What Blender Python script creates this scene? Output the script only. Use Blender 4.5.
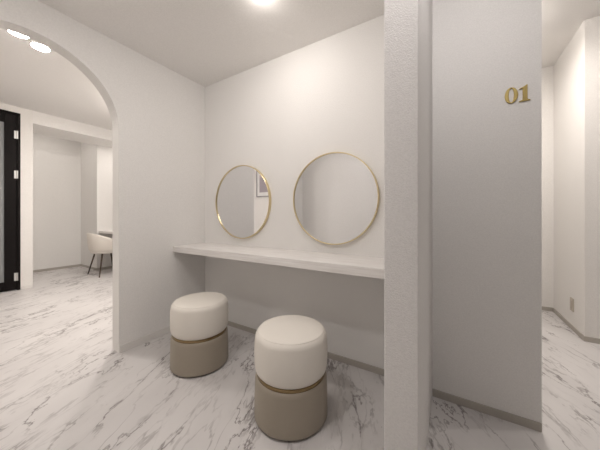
import bpy, bmesh, math, random
from mathutils import Vector, Matrix

# ------------------------------------------------------------------ scene reset
for o in list(bpy.data.objects):
    bpy.data.objects.remove(o, do_unlink=True)
SC = bpy.context.scene
COL = SC.collection
PI = math.pi

# ------------------------------------------------------------------ camera
cam_data = bpy.data.cameras.new('camera')
cam = bpy.data.objects.new('camera', cam_data)
COL.objects.link(cam)
cam.location = (0.0, 0.0, 1.06)
cam.rotation_euler = (PI / 2, 0.0, math.radians(31.3))
cam_data.sensor_width = 36.0
cam_data.lens = 15.0
cam_data.shift_y = -10.0 / 600.0
cam_data.clip_start = 0.02
SC.camera = cam

# ------------------------------------------------------------------ world, exposure, lamp strengths
world = bpy.data.worlds.new('world')
SC.world = world
world.use_nodes = True
bg = world.node_tree.nodes['Background']
bg.inputs['Color'].default_value = (1.0, 0.95, 0.9, 1)
bg.inputs['Strength'].default_value = 0.02
SC.view_settings.view_transform = 'Standard'
SC.view_settings.look = 'None'
SC.view_settings.gamma = 1.0
SC.view_settings.use_curve_mapping = False
SC.view_settings.exposure = 0.09

NOOK = 530.0        # lamp over the vanity
ENTRY = 350.0       # lamp in front of the numbered wall
ENTRY_FILL = 430.0      # added fill over the entry, evens out the light on the mirror wall
ARCH_FILL = 190.0      # second added fill over the entry, by the arch, out of view
PASSAGE = 360.0     # lamp in the passage behind the numbered wall
PASSAGE_FILL = 750.0    # fill lamp added out of view to lift the passage walls and ceiling
LOUNGE = 250.0      # twin lamps of the room beyond the arch
LOUNGE2 = 220.0     # lamp nearer the desk recess
ANNEX_FILL = 130.0       # unseen fill behind the beam, added to brighten the annex walls
DESK = 270.0        # lamp over the desk in the far recess

# ------------------------------------------------------------------ materials
def new_mat(name):
    m = bpy.data.materials.new(name)
    m.use_nodes = True
    nt = m.node_tree
    return m, nt, nt.nodes['Principled BSDF']


def N(nt, kind, **kw):
    n = nt.nodes.new(kind)
    for k, v in kw.items():
        setattr(n, k, v)
    return n


def simple(name, col, rough=0.5, metal=0.0, bump=0.0, bscale=200.0, coat=0.0):
    m, nt, p = new_mat(name)
    p.inputs['Base Color'].default_value = (*col, 1)
    p.inputs['Roughness'].default_value = rough
    p.inputs['Metallic'].default_value = metal
    if coat:
        p.inputs['Coat Weight'].default_value = coat
    tc = N(nt, 'ShaderNodeTexCoord')
    nz = N(nt, 'ShaderNodeTexNoise')
    nz.inputs['Scale'].default_value = bscale
    nz.inputs['Detail'].default_value = 4
    nt.links.new(tc.outputs['Object'], nz.inputs['Vector'])
    if bump:
        b = N(nt, 'ShaderNodeBump')
        b.inputs['Strength'].default_value = bump
        b.inputs['Distance'].default_value = 0.002
        nt.links.new(nz.outputs['Fac'], b.inputs['Height'])
        nt.links.new(b.outputs['Normal'], p.inputs['Normal'])
    return m


def wall_mat(name, col, strength=0.35):
    """embossed vinyl wallpaper: mottled pebble bump, hardly any colour change"""
    m, nt, p = new_mat(name)
    p.inputs['Roughness'].default_value = 0.75
    p.inputs['Specular IOR Level'].default_value = 0.25
    tc = N(nt, 'ShaderNodeTexCoord')
    n1 = N(nt, 'ShaderNodeTexNoise')
    n1.inputs['Scale'].default_value = 170
    n1.inputs['Detail'].default_value = 3
    n2 = N(nt, 'ShaderNodeTexVoronoi')
    n2.inputs['Scale'].default_value = 260
    nt.links.new(tc.outputs['Object'], n1.inputs['Vector'])
    nt.links.new(tc.outputs['Object'], n2.inputs['Vector'])
    mx = N(nt, 'ShaderNodeMath', operation='ADD')
    nt.links.new(n1.outputs['Fac'], mx.inputs[0])
    nt.links.new(n2.outputs['Distance'], mx.inputs[1])
    b = N(nt, 'ShaderNodeBump')
    b.inputs['Strength'].default_value = strength
    b.inputs['Distance'].default_value = 0.0015
    nt.links.new(mx.outputs[0], b.inputs['Height'])
    nt.links.new(b.outputs['Normal'], p.inputs['Normal'])
    ramp = N(nt, 'ShaderNodeValToRGB')
    ramp.color_ramp.elements[0].position = 0.3
    ramp.color_ramp.elements[0].color = (*[c * 0.95 for c in col], 1)
    ramp.color_ramp.elements[1].position = 0.7
    ramp.color_ramp.elements[1].color = (*[min(1, c * 1.03) for c in col], 1)
    nt.links.new(n1.outputs['Fac'], ramp.inputs['Fac'])
    nt.links.new(ramp.outputs['Color'], p.inputs['Base Color'])
    return m


def marble_mat():
    """white marble-look sheet floor with grey broken veins running along the room"""
    m, nt, p = new_mat('marble_floor')
    L = nt.links.new
    tc = N(nt, 'ShaderNodeTexCoord')
    mp = N(nt, 'ShaderNodeMapping')
    mp.inputs['Rotation'].default_value = (0, 0, math.radians(-22))
    L(tc.outputs['Object'], mp.inputs['Vector'])

    def scaled(sx, sy):
        s = N(nt, 'ShaderNodeVectorMath', operation='MULTIPLY')
        s.inputs[1].default_value = (sx, sy, 1)
        L(mp.outputs['Vector'], s.inputs[0])
        return s.outputs[0]

    def warp(vec, scale, amount, detail=3):
        nz = N(nt, 'ShaderNodeTexNoise')
        nz.inputs['Scale'].default_value = scale
        nz.inputs['Detail'].default_value = detail
        L(vec, nz.inputs['Vector'])
        sub = N(nt, 'ShaderNodeVectorMath', operation='SUBTRACT')
        sub.inputs[1].default_value = (0.5, 0.5, 0.5)
        L(nz.outputs['Color'], sub.inputs[0])
        sc = N(nt, 'ShaderNodeVectorMath', operation='SCALE')
        sc.inputs['Scale'].default_value = amount
        L(sub.outputs[0], sc.inputs[0])
        add = N(nt, 'ShaderNodeVectorMath', operation='ADD')
        L(vec, add.inputs[0])
        L(sc.outputs[0], add.inputs[1])
        return add.outputs[0]

    def ridge(vec, scale, detail, width, rough=0.55):
        """thin lines where a noise crosses its middle value"""
        nz = N(nt, 'ShaderNodeTexNoise')
        nz.inputs['Scale'].default_value = scale
        nz.inputs['Detail'].default_value = detail
        nz.inputs['Roughness'].default_value = rough
        L(vec, nz.inputs['Vector'])
        a = N(nt, 'ShaderNodeMath', operation='SUBTRACT')
        a.inputs[1].default_value = 0.5
        L(nz.outputs['Fac'], a.inputs[0])
        b = N(nt, 'ShaderNodeMath', operation='ABSOLUTE')
        L(a.outputs[0], b.inputs[0])
        r = N(nt, 'ShaderNodeMapRange')
        r.interpolation_type = 'SMOOTHSTEP'
        r.inputs['From Min'].default_value = 0.0
        r.inputs['From Max'].default_value = width
        r.inputs['To Min'].default_value = 1.0
        r.inputs['To Max'].default_value = 0.0
        L(b.outputs[0], r.inputs['Value'])
        return r.outputs[0]

    def mask(vec, scale, lo, hi):
        nz = N(nt, 'ShaderNodeTexNoise')
        nz.inputs['Scale'].default_value = scale
        nz.inputs['Detail'].default_value = 3
        L(vec, nz.inputs['Vector'])
        r = N(nt, 'ShaderNodeMapRange')
        r.inputs['From Min'].default_value = lo
        r.inputs['From Max'].default_value = hi
        L(nz.outputs['Fac'], r.inputs['Value'])
        return r.outputs[0]

    def mul(a, b):
        n = N(nt, 'ShaderNodeMath', operation='MULTIPLY')
        L(a, n.inputs[0])
        if isinstance(b, float):
            n.inputs[1].default_value = b
        else:
            L(b, n.inputs[1])
        return n.outputs[0]

    def addn(a, b):
        n = N(nt, 'ShaderNodeMath', operation='ADD', use_clamp=True)
        L(a, n.inputs[0])
        L(b, n.inputs[1])
        return n.outputs[0]

    vA = warp(scaled(1.0, 0.30), 3.0, 0.16)
    vB = warp(scaled(1.0, 0.40), 5.0, 0.12)
    vC = warp(scaled(1.0, 0.22), 6.0, 0.07)
    main = mul(ridge(vA, 3.6, 6, 0.017, 0.6), mask(scaled(1, .6), 3.3, 0.44, 0.62))
    branch = mul(ridge(vB, 3.4, 6, 0.013, 0.62), mask(scaled(1, .8), 2.6, 0.47, 0.60))
    fine = mul(mul(ridge(vC, 8.0, 4, 0.022), mask(scaled(1, .5), 4.0, 0.40, 0.60)), 0.55)
    soft = mul(mul(ridge(vA, 3.6, 3, 0.12), mask(scaled(1, .6), 3.3, 0.40, 0.70)), 0.12)
    tot = addn(addn(main, branch), addn(fine, soft))

    base = N(nt, 'ShaderNodeMix', data_type='RGBA')
    base.inputs['A'].default_value = (0.71, 0.685, 0.675, 1)
    base.inputs['B'].default_value = (0.63, 0.605, 0.597, 1)
    L(mask(scaled(1, .35), 3.0, 0.35, 0.7), base.inputs['Factor'])
    mix = N(nt, 'ShaderNodeMix', data_type='RGBA')
    mix.inputs['B'].default_value = (0.20, 0.175, 0.17, 1)
    L(base.outputs['Result'], mix.inputs['A'])
    L(mul(tot, 0.9), mix.inputs['Factor'])
    L(mix.outputs['Result'], p.inputs['Base Color'])
    p.inputs['Roughness'].default_value = 0.38
    p.inputs['Specular IOR Level'].default_value = 0.4
    return m


def shelf_mat():
    """pale vanity board: fine horizontal grain"""
    m, nt, p = new_mat('shelf_board')
    L = nt.links.new
    tc = N(nt, 'ShaderNodeTexCoord')
    mp = N(nt, 'ShaderNodeMapping')
    mp.inputs['Scale'].default_value = (1.2, 14, 30)
    L(tc.outputs['Object'], mp.inputs['Vector'])
    nz = N(nt, 'ShaderNodeTexNoise')
    nz.inputs['Scale'].default_value = 4
    nz.inputs['Detail'].default_value = 5
    L(mp.outputs['Vector'], nz.inputs['Vector'])
    r = N(nt, 'ShaderNodeValToRGB')
    r.color_ramp.elements[0].position = 0.35
    r.color_ramp.elements[0].color = (0.78, 0.745, 0.72, 1)
    r.color_ramp.elements[1].position = 0.65
    r.color_ramp.elements[1].color = (0.88, 0.855, 0.835, 1)
    L(nz.outputs['Fac'], r.inputs['Fac'])
    L(r.outputs['Color'], p.inputs['Base Color'])
    p.inputs['Roughness'].default_value = 0.5
    return m


def art_mat():
    """soft abstract print: blush at the top, mauve grey below"""
    m, nt, p = new_mat('art_print')
    L = nt.links.new
    tc = N(nt, 'ShaderNodeTexCoord')
    nz = N(nt, 'ShaderNodeTexNoise')
    nz.inputs['Scale'].default_value = 9
    nz.inputs['Detail'].default_value = 4
    L(tc.outputs['Object'], nz.inputs['Vector'])
    sep = N(nt, 'ShaderNodeSeparateXYZ')
    L(tc.outputs['Object'], sep.inputs[0])
    a = N(nt, 'ShaderNodeMath', operation='MULTIPLY_ADD')
    a.inputs[1].default_value = 0.35
    L(nz.outputs['Fac'], a.inputs[0])
    L(sep.outputs['Z'], a.inputs[2])
    r = N(nt, 'ShaderNodeValToRGB')
    r.color_ramp.elements[0].position = 0.22
    r.color_ramp.elements[0].color = (0.45, 0.40, 0.43, 1)
    e = r.color_ramp.elements.new(0.36)
    e.color = (0.72, 0.62, 0.63, 1)
    r.color_ramp.elements[-1].position = 0.55
    r.color_ramp.elements[-1].color = (0.80, 0.68, 0.66, 1)
    L(a.outputs[0], r.inputs['Fac'])
    L(r.outputs['Color'], p.inputs['Base Color'])
    p.inputs['Roughness'].default_value = 0.4
    return m


def emit_mat(name, col, strength):
    m = bpy.data.materials.new(name)
    m.use_nodes = True
    nt = m.node_tree
    nt.nodes.clear()
    e = N(nt, 'ShaderNodeEmission')
    e.inputs['Color'].default_value = (*col, 1)
    e.inputs['Strength'].default_value = strength
    o = N(nt, 'ShaderNodeOutputMaterial')
    nt.links.new(e.outputs[0], o.inputs['Surface'])
    return m


WALL = wall_mat('wallpaper_warm_white', (0.86, 0.842, 0.82))
WALLT = wall_mat('wallpaper_pebbled', (0.81, 0.79, 0.775), 0.8)
WALLW = wall_mat('wallpaper_white', (0.88, 0.855, 0.825))
CEIL = wall_mat('ceiling_paper', (0.90, 0.878, 0.855), 0.2)
BASE = simple('baseboard_taupe', (0.47, 0.435, 0.39), 0.5)
BASEL = simple('baseboard_pale', (0.80, 0.775, 0.745), 0.6)
FLOOR = marble_mat()
SHELF = shelf_mat()
GOLD = simple('brushed_gold', (0.74, 0.63, 0.40), 0.3, 1.0)
GOLDN = simple('numeral_gold', (0.66, 0.52, 0.21), 0.32, 1.0)
BAND = simple('antique_brass', (0.30, 0.22, 0.12), 0.22, 1.0)
MIRROR = simple('mirror_silver', (0.82, 0.82, 0.83), 0.0, 1.0)
CREAM = simple('cream_leather', (0.80, 0.755, 0.69), 0.5, 0, 0.15, 350)
TAUPE = simple('taupe_leather', (0.35, 0.305, 0.245), 0.5, 0, 0.15, 350)
BLACK = simple('black_door', (0.008, 0.006, 0.006), 0.6)
BLACK.node_tree.nodes['Principled BSDF'].inputs['Specular IOR Level'].default_value = 0.15
FROST = simple('frosted_glass', (0.26, 0.27, 0.275), 0.25)
STEEL = simple('satin_steel', (0.75, 0.75, 0.74), 0.35, 1.0)
CHAIRW = simple('chair_shell', (0.74, 0.69, 0.63), 0.55)
BRONZE = simple('dark_bronze', (0.10, 0.075, 0.06), 0.35, 0.8)
PLATE = simple('plate_beige', (0.55, 0.49, 0.42), 0.45)
TRIMW = simple('lamp_trim_white', (0.82, 0.80, 0.77), 0.4)
FRAMEG = simple('frame_grey', (0.30, 0.29, 0.30), 0.4)
MATW = simple('mat_white', (0.86, 0.85, 0.84), 0.7)
ART = art_mat()
DARK = simple('plinth_dark', (0.10, 0.085, 0.07), 0.6)

# ------------------------------------------------------------------ helpers
def link_mesh(name, bm, mat, parent=None, loc=(0, 0, 0), smooth=False, bevel=0.0, segs=2):
    me = bpy.data.meshes.new(name)
    bmesh.ops.recalc_face_normals(bm, faces=bm.faces)
    bm.to_mesh(me)
    bm.free()
    if mat:
        me.materials.append(mat)
    if smooth:
        for p in me.polygons:
            p.use_smooth = True
    o = bpy.data.objects.new(name, me)
    COL.objects.link(o)
    o.location = loc
    if parent:
        o.parent = parent
    if bevel:
        b = o.modifiers.new('bevel', 'BEVEL')
        b.width = bevel
        b.segments = segs
        b.limit_method = 'ANGLE'
    return o


def add_box(bm, x0, x1, y0, y1, z0, z1):
    vs = [bm.verts.new(c) for c in
          ((x0, y0, z0), (x1, y0, z0), (x1, y1, z0), (x0, y1, z0),
           (x0, y0, z1), (x1, y0, z1), (x1, y1, z1), (x0, y1, z1))]
    for f in ((0, 3, 2, 1), (4, 5, 6, 7), (0, 1, 5, 4), (1, 2, 6, 5), (2, 3, 7, 6), (3, 0, 4, 7)):
        bm.faces.new([vs[i] for i in f])


def boxes(name, mat, bs, parent=None, bevel=0.0, loc=(0, 0, 0)):
    bm = bmesh.new()
    for b in bs:
        add_box(bm, *b)
    return link_mesh(name, bm, mat, parent, loc, bevel=bevel)


def add_lathe(bm, prof, seg=64, c=(0, 0)):
    rings = []
    for r, z in prof:
        if r < 1e-6:
            rings.append([bm.verts.new((c[0], c[1], z))])
        else:
            rings.append([bm.verts.new((c[0] + r * math.cos(2 * PI * k / seg),
                                        c[1] + r * math.sin(2 * PI * k / seg), z)) for k in range(seg)])
    for a, b in zip(rings[:-1], rings[1:]):
        for k in range(seg):
            k2 = (k + 1) % seg
            if len(a) == 1 and len(b) == 1:
                continue
            if len(a) == 1:
                bm.faces.new((a[0], b[k], b[k2]))
            elif len(b) == 1:
                bm.faces.new((a[k], a[k2], b[0]))
            else:
                bm.faces.new((a[k], a[k2], b[k2], b[k]))
    return rings


def lathe(name, mat, prof, parent=None, seg=64, loc=(0, 0, 0)):
    bm = bmesh.new()
    add_lathe(bm, prof, seg)
    return link_mesh(name, bm, mat, parent, loc, smooth=True)


def add_tube(bm, p0, p1, r0, r1, seg=14):
    p0, p1 = Vector(p0), Vector(p1)
    d = (p1 - p0).normalized()
    u = d.orthogonal().normalized()
    v = d.cross(u)
    A = [bm.verts.new(p0 + (u * math.cos(2 * PI * k / seg) + v * math.sin(2 * PI * k / seg)) * r0) for k in range(seg)]
    B = [bm.verts.new(p1 + (u * math.cos(2 * PI * k / seg) + v * math.sin(2 * PI * k / seg)) * r1) for k in range(seg)]
    for k in range(seg):
        bm.faces.new((A[k], A[(k + 1) % seg], B[(k + 1) % seg], B[k]))
    bm.faces.new(list(reversed(A)))
    bm.faces.new(B)


def thing(name, label, cat, loc=(0, 0, 0), rz=0.0, group=None):
    o = bpy.data.objects.new(name, None)
    o.empty_display_size = 0.1
    COL.objects.link(o)
    o.location = loc
    o.rotation_euler = (0, 0, rz)
    return tag(o, label, cat, group)


def tag(o, label, cat, group=None):
    o['label'] = label
    o['category'] = cat
    if group:
        o['group'] = group
    return o


def struct(o, label=None, cat=None):
    o['kind'] = 'structure'
    if label:
        o['label'] = label
    if cat:
        o['category'] = cat
    return o


def copy_tree(o, parent=None):
    c = o.copy()
    COL.objects.link(c)
    if parent:
        c.parent = parent
    for ch in list(o.children):
        copy_tree(ch, c)
    return c


# ------------------------------------------------------------------ room dimensions
YB = 1.700      # mirror wall
YP = 1.660      # numbered wall
YR = 1.820      # passage side of that wall
XL, XL2 = -2.185, -2.291   # arch wall, both faces
H = 2.385       # ceiling over the vanity
HP = 2.700      # passage ceiling
HL = 2.590      # ceiling beyond the arch
YC = -0.32      # wall behind the camera
X1 = -5.25      # door wall of the far room
XF = -6.59      # end wall of the far annex
XR = 3.2        # right end of the entry
YF = 2.075      # annex wall face
XS = -5.82      # side of the desk recess
YD = 2.66       # back of the desk recess
YL = -1.02      # wall with the picture

# ------------------------------------------------------------------ floor and ceilings
struct(boxes('floor', FLOOR, [(XF - .15, XR + .15, -2.5, 3.95, -0.1, 0.0)]),
       'white marble-look floor with grey veins running through all the rooms', 'floor')
struct(boxes('ceiling', CEIL, [(XL2, XR + .12, -2.42, YR, H, H + .09)]),
       'plain pale ceiling over the vanity nook', 'ceiling')
struct(boxes('ceiling_passage', CEIL, [(XL2, XR + .12, YR - .06, 3.91, HP, HP + .08)]),
       'high pale ceiling of the passage right of the numbered wall', 'ceiling')
struct(boxes('ceiling_lounge', CEIL, [(X1 - .12, XL2 + .05, YL - .12, YD + .1, HL, HL + .08)]),
       'pale ceiling of the room beyond the arch', 'ceiling')
struct(boxes('ceiling_annex', CEIL, [(XF - .1, X1 - .12, 1.0, YF + .1, HL, HL + .08)]),
       'low pale ceiling of the far annex behind the beam', 'ceiling')
struct(boxes('trim_beam', CEIL, [(-5.88, X1, 1.098, YD, 2.404, HL + .02)]),
       'long dropped ceiling beam beyond the arch', 'beam')

# ------------------------------------------------------------------ walls of the vanity nook
struct(boxes('wall_back', WALL, [(XL2, -0.155, YB, YR, 0, HP + .02)]),
       'warm white wall that carries the two round mirrors', 'wall')
struct(boxes('wall_numbered', WALL, [(-0.155, 0.375, YP, YR, 0, HP + .02)]),
       'grey white wall with the gold number right of the pillar', 'wall')
struct(boxes('wall_pillar', WALLT, [(-0.212, -0.098, 0.938, YB, 0, H)], bevel=0.004),
       'pebbled pale fin wall standing between vanity and numbered wall', 'wall')
struct(boxes('wall_header', WALL, [(0.375, XR, YR - .10, YR, H, HP + .02)]))
struct(boxes('wall_front', WALL, [(XL, 0.30, YC - .12, YC, 0, H), (0.18, 0.30, -2.30, YC - .12, 0, H), (0.18, XR, -2.42, -2.30, 0, H)]))
struct(boxes('wall_right', WALL, [(XR, XR + .12, -2.42, 3.04, 0, HP)]))

# arched wall: outline with a semicircular topped doorway, extruded through its thickness
AY, AR, AZ = 0.455, 0.463, 1.72
def arch_wall():
    bm = bmesh.new()
    y0, y1, zt = YL - .12, YD + .1, HL + .02
    nseg = 40
    arc = [(AY - AR * math.cos(PI * k / nseg), AZ + AR * math.sin(PI * k / nseg)) for k in range(nseg + 1)]
    front, back = [], []
    def quad(pts):
        bm.faces.new([bm.verts.new(p) for p in pts])
    for X in (XL, XL2):
        quad([(X, y0, 0), (X, AY - AR, 0), (X, AY - AR, AZ), (X, y0, AZ)])
        quad([(X, AY + AR, 0), (X, y1, 0), (X, y1, AZ), (X, AY + AR, AZ)])
        quad([(X, y0, AZ), (X, AY - AR, AZ), (X, AY - AR, zt), (X, y0, zt)])
        quad([(X, AY + AR, AZ), (X, y1, AZ), (X, y1, zt), (X, AY + AR, zt)])
        for (a, b), (c, d) in zip(arc[:-1], arc[1:]):
            quad([(X, a, b), (X, c, d), (X, c, zt), (X, a, zt)])
    ring = [(AY - AR, 0)] + arc + [(AY + AR, 0)]
    for (a, b), (c, d) in zip(ring[:-1], ring[1:]):
        quad([(XL, a, b), (XL2, a, b), (XL2, c, d), (XL, c, d)])
    for ya in (y0, y1):
        quad([(XL, ya, 0), (XL2, ya, 0), (XL2, ya, zt), (XL, ya, zt)])
    quad([(XL, y0, zt), (XL, y1, zt), (XL2, y1, zt), (XL2, y0, zt)])
    bmesh.ops.remove_doubles(bm, verts=bm.verts, dist=1e-5)
    return link_mesh('wall_left', bm, WALL)
struct(arch_wall(), 'warm grey wall with the round-topped arch opening', 'wall')

# passage behind the numbered wall
struct(boxes('wall_passage_far', WALLW, [(XL2, 0.953, 3.79, 3.91, 0, HP)]),
       'white end wall of the passage right of the numbered wall', 'wall')
struct(boxes('wall_passage_corner', WALLW, [(0.953, XR + .12, 3.04, 3.91, 0, HP)]),
       'white wall corner at the right edge of the picture', 'wall')

# room beyond the arch
DY0, DY1, DH = 0.02, 0.972, 2.50    # door opening in that wall
struct(boxes('wall_lounge_door', WALLW, [(X1 - .12, X1, YL, DY0, 0, HL), (X1 - .12, X1, DY1, 1.098, 0, HL),
                                         (X1 - .12, X1, DY0, DY1, DH, HL)]),
       'white wall beside the black door beyond the arch', 'wall')
struct(boxes('wall_annex_far', WALL, [(XF - .1, XF, 1.0, YF + .1, 0, HL)]),
       'pale end wall of the annex beyond the arch', 'wall')
struct(boxes('wall_annex_front', WALL, [(XF, X1 - .12, 1.0, 1.098, 0, HL)]))
struct(boxes('wall_annex_corner', WALL, [(XF, XS, YF, YD, 0, HL)]),
       'pale wall corner left of the far desk', 'wall')
struct(boxes('wall_recess_back', WALL, [(XS, -4.30, YD, YD + .1, 0, HL)]))
struct(boxes('wall_recess_side', WALL, [(-4.30, XL2, YF, YD + .1, 0, HL)]))
struct(boxes('wall_lounge_front', WALLW, [(X1 - .12, XL2, YL - .12, YL, 0, HL)]))

# ------------------------------------------------------------------ baseboards
bh = 0.042
struct(boxes('baseboard_back', BASE, [(XL + .008, -0.212, YB - .008, YB, 0, bh)], bevel=.002))
struct(boxes('baseboard_left', BASEL, [(XL, XL + .008, AY + AR, YB, 0, 0.055)], bevel=.002))
struct(boxes('baseboard_numbered', BASE, [(-0.098, 0.375, YP - .008, YP, 0, bh)], bevel=.002))
struct(boxes('baseboard_passage', BASE, [(-.5, 0.945, 3.782, 3.79, 0, bh), (0.945, 0.953, 3.04, 3.79, 0, bh),
                                         (0.945, XR, 3.032, 3.04, 0, bh)], bevel=.002))
struct(boxes('baseboard_annex', BASE, [(XF, XF + .008, 1.098, YF, 0, bh), (XF + .008, XS, YF - .008, YF, 0, bh),
                                       (XS, XS + .008, YF - .008, YD, 0, bh)], bevel=.002))
struct(boxes('baseboard_lounge', BASEL, [(X1, X1 + .008, DY1 + .01, 1.098, 0, bh)], bevel=.002))

# ------------------------------------------------------------------ black glazed door beyond the arch
door = thing('door_1', 'tall black framed door with frosted glass beyond the arch', 'door', (X1, DY1, 0))
door['kind'] = 'structure'
dw = DY1 - DY0
boxes('door_frame', BLACK, [(-.11, .012, -.030, 0, 0, DH), (-.11, .012, -dw, -dw + .03, 0, DH),
                            (-.11, .012, -dw + .03, -.030, DH - .03, DH)], door, bevel=.002)
y0, y1 = -dw + .033, -.033
leaf = boxes('door_leaf', BLACK, [(-.045, 0, y1 - .115, y1, .012, DH - .033), (-.045, 0, y0, y0 + .115, .012, DH - .033),
                           (-.045, 0, y0 + .115, y1 - .115, .012, .135), (-.045, 0, y0 + .115, y1 - .115, DH - .16, DH - .033)],
             door, bevel=.003)
boxes('glass_pane', FROST, [(-.028, -.016, y0 + .11, y1 - .11, .13, DH - .155)], leaf)
for zc in (0.19, 1.63, 2.19):
    bm = bmesh.new()
    add_tube(bm, (.012, y1 + .002, zc - .055), (.012, y1 + .002, zc + .055), .009, .009)
    add_box(bm, -.001, .006, y1 - .026, y1 + .030, zc - .055, zc + .055)
    link_mesh('hinge', bm, STEEL, door)
bm = bmesh.new()
add_tube(bm, (0, y0 + .06, 1.0), (.05, y0 + .06, 1.0), .01, .01)
add_tube(bm, (.05, y0 + .06, 1.0), (.05, y0 + .18, 1.0), .009, .009)
link_mesh('handle', bm, STEEL, door)

# ------------------------------------------------------------------ vanity shelf
sh = boxes('vanity_shelf', SHELF, [(XL, -0.212, 1.350, YB, 0.722, 0.776)], bevel=.002)
tag(sh, 'long pale vanity shelf on the wall under the two round mirrors', 'shelf')

# ------------------------------------------------------------------ round mirrors
def make_mirror(loc, label):
    R = 0.337
    t = thing('round_mirror', label, 'mirror', loc, 0, 'round gold mirrors over the vanity')
    bm = bmesh.new()
    prof = [(R - .0075, -.002), (R - .0075, .026), (R - .006, .028), (R - .002, .028), (R, .026), (R, -.002)]
    seg = 96
    rings = [[bm.verts.new((r * math.cos(2 * PI * k / seg), -d, r * math.sin(2 * PI * k / seg))) for k in range(seg)]
             for r, d in prof]
    for i in range(len(rings)):
        a, b = rings[i], rings[(i + 1) % len(rings)]
        for k in range(seg):
            bm.faces.new((a[k], a[(k + 1) % seg], b[(k + 1) % seg], b[k]))
    f = link_mesh('mirror_frame', bm, GOLD, t)
    f['label'] = 'slim gold metal ring frame'
    bm = bmesh.new()
    rings = [[bm.verts.new((r * math.cos(2 * PI * k / seg), -d, r * math.sin(2 * PI * k / seg))) for k in range(seg)]
             for r, d in ((R - .007, 0.004), (R - .007, .018))]
    for k in range(seg):
        bm.faces.new((rings[0][k], rings[0][(k + 1) % seg], rings[1][(k + 1) % seg], rings[1][k]))
    bm.faces.new(rings[0])
    bm.faces.new(rings[1])
    link_mesh('mirror_glass', bm, MIRROR, t)
    return t

mir = make_mirror((-1.657, YB, 1.180), 'round gold framed mirror at the left, reflecting the arch and a framed picture')
m2 = copy_tree(mir)
m2.location = (-0.748, YB, 1.180)
m2['label'] = 'round gold framed mirror beside the pebbled pillar, reflecting only plain wall'

# ------------------------------------------------------------------ pouf stools
def make_stool():
    R = 0.196
    K = lambda pts: [(r, zz if zz < .1 else .1 + (zz - .1) * 1.065) for r, zz in pts]
    t = thing('pouf_stool', '', 'stool', (0, 0, 0), 0, 'two tone round stools at the vanity')
    prof = [(0, .001), (R - .014, .001), (R - .010, .004), (R - .010, .010)]
    lathe('plinth', DARK, prof + [(0, .010)], t)
    # base, very slightly wider at the foot
    prof = [(0, .010), (R - .004, .010), (R, .014), (R, .022), (R - .001, .10), (R - .004, .19), (R - .006, .207),
            (R - .012, .214), (0, .214)]
    lathe('stool_base', TAUPE, K(prof), t)
    lathe('metal_band', BAND, K([(0, .213), (R - .015, .213), (R - .014, .2145), (R - .014, .2285), (R - .015, .230), (0, .229)]), t)
    prof = [(0, .229), (R - .024, .229), (R - .016, .232), (R - .008, .241), (R - .003, .254)]
    prof += [(R - .001, .272), (R + .0005, .32), (R - .001, .375), (R - .004, .395)]
    for k in range(1, 8):
        a = k / 8 * PI / 2
        prof.append((R - .004 - .036 * (1 - math.cos(a)), .395 + .036 * math.sin(a)))
    prof += [(R - .040, .431), (R - .07, .4345), (R - .12, .4375), (0, .439)]
    cu = lathe('seat_cushion', CREAM, K(prof), t)
    # stitched seam that rings the top of the cushion
    bm = bmesh.new()
    seg, n = 72, 8
    rr, rz, tr = R - .022, .1 + .3268 * 1.065, .0016
    rings = []
    for k in range(seg):
        a = 2 * PI * k / seg
        rings.append([bm.verts.new(((rr + tr * math.cos(2 * PI * j / n)) * math.cos(a),
                                    (rr + tr * math.cos(2 * PI * j / n)) * math.sin(a),
                                    rz + tr * math.sin(2 * PI * j / n))) for j in range(n)])
    for k in range(seg):
        a, b = rings[k], rings[(k + 1) % seg]
        for j in range(n):
            bm.faces.new((a[j], b[j], b[(j + 1) % n], a[(j + 1) % n]))
    link_mesh('seam', bm, CREAM, cu, smooth=True)
    return t

st = make_stool()
st.location = (-0.744, 1.131, 0)
st['label'] = 'cream and taupe round pouf stool nearer the pillar, in front of the right mirror'
s2 = copy_tree(st)
s2.location = (-1.556, 1.171, 0)
s2['label'] = 'cream and taupe round pouf stool near the arch wall, below the left mirror'

# ------------------------------------------------------------------ gold numerals 01 on the wall
num = thing('wall_number', 'gold metal number 01 on the grey white wall right of the pillar', 'sign', (0.282, YP, 1.672))
def extrude_poly(name, outer, inner=None, depth=.008, mat=GOLDN):
    bm = bmesh.new()
    def loop(pts, y):
        return [bm.verts.new((x * .93, y, zz * .87)) for x, zz in pts]
    of, ob = loop(outer, -depth), loop(outer, 0)
    n = len(of)
    for k in range(n):
        bm.faces.new((of[k], of[(k + 1) % n], ob[(k + 1) % n], ob[k]))
    if inner:
        nf, nb = loop(inner, -depth), loop(inner, 0)
        for k in range(n):
            bm.faces.new((nf[k], nf[(k + 1) % n], nb[(k + 1) % n], nb[k]))
            bm.faces.new((of[k], of[(k + 1) % n], nf[(k + 1) % n], nf[k]))
            bm.faces.new((ob[k], ob[(k + 1) % n], nb[(k + 1) % n], nb[k]))
    else:
        bm.faces.new(of)
        bm.faces.new(ob)
    return link_mesh(name, bm, mat, num, bevel=.0018, segs=1)

K = 48
oc = -.0245
outer = [(oc + .0285 * math.cos(2 * PI * k / K), .0465 * math.sin(2 * PI * k / K)) for k in range(K)]
inner = [(oc + .0112 * math.cos(2 * PI * k / K), .0415 * math.sin(2 * PI * k / K)) for k in range(K)]
extrude_poly('numeral_zero', outer, inner)
ox = .0305
one = [(-.023, -.0465), (.025, -.0465), (.025, -.0425), (.0145, -.039), (.0125, -.036), (.0125, .0465),
       (.0085, .0465), (-.002, .0385), (-.022, .0300), (-.0215, .0265), (-.0075, .0285), (-.0075, -.036), (-.0100, -.039), (-.023, -.0425)]
extrude_poly('numeral_one', [(ox + x, zz) for x, zz in one])

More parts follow.
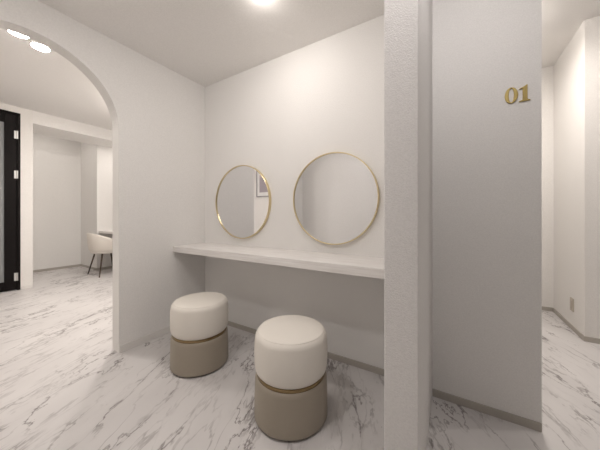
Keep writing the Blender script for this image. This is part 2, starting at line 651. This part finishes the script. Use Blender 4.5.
# ------------------------------------------------------------------ socket plate in the passage
so = thing('wall_socket', 'small beige socket plate low on the white passage wall', 'socket', (0.953, 3.285, 0.232))
boxes('cover_plate', PLATE, [(-.009, 0, -.036, .036, -.060, .060)], so, bevel=.003)
boxes('socket_insert', simple('insert_beige', (0.48, 0.42, 0.36), .4), [(-.012, -.008, -.013, .013, -.035, .035)], so, bevel=.001)

# ------------------------------------------------------------------ desk and tub chair in the far recess
dk = boxes('wall_desk', SHELF, [(XS, -4.30, 2.10, YD, 0.715, 0.755)], bevel=.002)
tag(dk, 'pale built-in desk board in the far recess behind the white chair', 'desk')

def make_chair(loc):
    t = thing('tub_chair', 'white tub chair on slim dark legs at the far desk beyond the arch', 'chair', loc)
    # shell: swept round three sides, high at the back (-y) and falling towards the arms
    bm = bmesh.new()
    n, a0 = 44, math.radians(125)
    secs = []
    for k in range(n + 1):
        a = -a0 + 2 * a0 * k / n            # 0 = back
        top = 0.605 + 0.145 * (0.5 + 0.5 * math.cos(min(abs(a) / a0, 1) * PI)) ** 0.8
        sec = []
        for r, zz in ((.17, .400), (.225, .400), (.252, .46), (.268, .58), (.277, top - .012), (.272, top), (.258, top + .003),
                      (.247, top - .006), (.236, .58), (.222, .47), (.17, .45)):
            sec.append(bm.verts.new((r * math.sin(a), -r * math.cos(a), min(zz, top + .003))))
        secs.append(sec)
    m = len(secs[0])
    for a, b in zip(secs[:-1], secs[1:]):
        for j in range(m):
            bm.faces.new((a[j], b[j], b[(j + 1) % m], a[(j + 1) % m]))
    bm.faces.new(secs[0])
    bm.faces.new(list(reversed(secs[-1])))
    link_mesh('shell', bm, CHAIRW, t, smooth=True)
    bm = bmesh.new()
    add_lathe(bm, [(0, .385), (.19, .385), (.228, .395), (.236, .42), (.234, .445), (.215, .462), (0, .468)], 48)
    link_mesh('seat', bm, CHAIRW, t, smooth=True)
    for sx in (-1, 1):
        for sy in (-1, 1):
            bm = bmesh.new()
            add_tube(bm, (sx * .145, sy * .12, .392), (sx * .235, sy * .195, 0.0), .014, .009)
            link_mesh('leg', bm, BRONZE, t, smooth=True)
    return t
make_chair((-5.33, 2.045, 0))

# ------------------------------------------------------------------ framed picture beyond the arch (seen in the mirror)
pf = thing('framed_picture', 'grey framed blush print with white mat, mirrored in the left round mirror', 'picture', (-3.57, YL, 1.77))
w, h2 = .25, .30
boxes('picture_frame', FRAMEG, [(-w, -w + .016, 0, .022, -h2, h2), (w - .016, w, 0, .022, -h2, h2),
                                (-w + .016, w - .016, 0, .022, -h2, -h2 + .016), (-w + .016, w - .016, 0, .022, h2 - .016, h2)], pf)
boxes('picture_mat', MATW, [(-w + .015, w - .015, 0, .010, -h2 + .015, h2 - .015)], pf)
boxes('print', ART, [(-w + .085, w - .085, .009, .013, -h2 + .10, h2 - .10)], pf)

# ------------------------------------------------------------------ lamps
WARM = (1.0, 0.935, 0.875)
COOL = (1.0, 0.955, 0.94)
def downlight(loc, strength, label, r=.036, tilt=0.0, azim=0.0, col=WARM, group=None):
    """swivel spot: white ring on the ceiling and a shallow glowing lens, optionally tipped towards azim"""
    t = thing('ceiling_lamp', label, 'ceiling light', loc, 0, group)
    dome = .05 if .05 < r < .07 else .22
    lift = r * math.sin(tilt) + .004
    bm = bmesh.new()
    ring = [(r * 1.02, 0), (r * 1.28, 0), (r * 1.28, -.003), (r * 1.22, -.005), (r * 1.02, -.005)]
    add_lathe(bm, ring + [ring[0]], 48)
    bmesh.ops.remove_doubles(bm, verts=bm.verts, dist=1e-6)
    link_mesh('trim_ring', bm, TRIMW, t, smooth=True)
    ax = Matrix.Rotation(-tilt, 4, Vector((-math.sin(azim), math.cos(azim), 0)))
    head = lathe('lamp_head', TRIMW, [(r * .55, .001), (r, -.001), (r * 1.02, -.003), (r * 1.0, -.004), (r * .55, -.001)], t, 40,
                 (0, 0, -lift))
    head.matrix_local = Matrix.Translation((0, 0, -lift)) @ ax
    lens = lathe('lens', emit_mat('lamp_glow', col, strength),
                 [(r * .985, -.0042)] + [(r * .985 * math.cos(k / 6 * PI / 2), -.0042 - r * dome * math.sin(k / 6 * PI / 2)) for k in range(1, 6)]
                 + [(0, -.0042 - r * dome)], t, 32)
    lens.matrix_local = Matrix.Translation((0, 0, -lift)) @ ax
    return t

D = math.radians
downlight((-0.950, 1.118, H), NOOK, 'small glowing ceiling spot above the vanity stools', r=.026, tilt=D(22), azim=D(115))
downlight((0.10, 0.74, H), ENTRY, 'small ceiling spot in the entry before the numbered wall', tilt=D(40), azim=D(90), col=COOL)
downlight((-0.90, 0.10, H), ENTRY_FILL, 'added fill spot over the entry before the mirrors', tilt=D(35), azim=D(90), col=COOL)
downlight((-1.35, 0.32, H), ARCH_FILL, 'added fill spot over the entry beside the arch')
downlight((0.38, 2.78, HP), PASSAGE, 'round ceiling light in the passage behind the numbered wall', r=.08, tilt=D(12), azim=D(180))
downlight((-3.105, 0.565, HL), LOUNGE, 'glowing round ceiling light beyond the arch, farther left of the adjoining two', r=.061, group='twin lights beyond the arch')
downlight((-3.195, 0.715, HL), LOUNGE, 'glowing round ceiling light beyond the arch, right one of the adjoining two', r=.061, group='twin lights beyond the arch')
downlight((-3.70, 1.95, HL), LOUNGE2, 'small ceiling spot before the desk recess, hidden behind the arch jamb', r=.12)
downlight((-5.30, 2.45, 2.404), DESK, 'small ceiling spot over the desk in the far recess')
downlight((-6.00, 1.50, HL), ANNEX_FILL, 'added fill spot of the annex, hidden above the dropped beam')
downlight((1.70, 2.40, HP), PASSAGE_FILL, 'added fill spot at the right end of the passage')
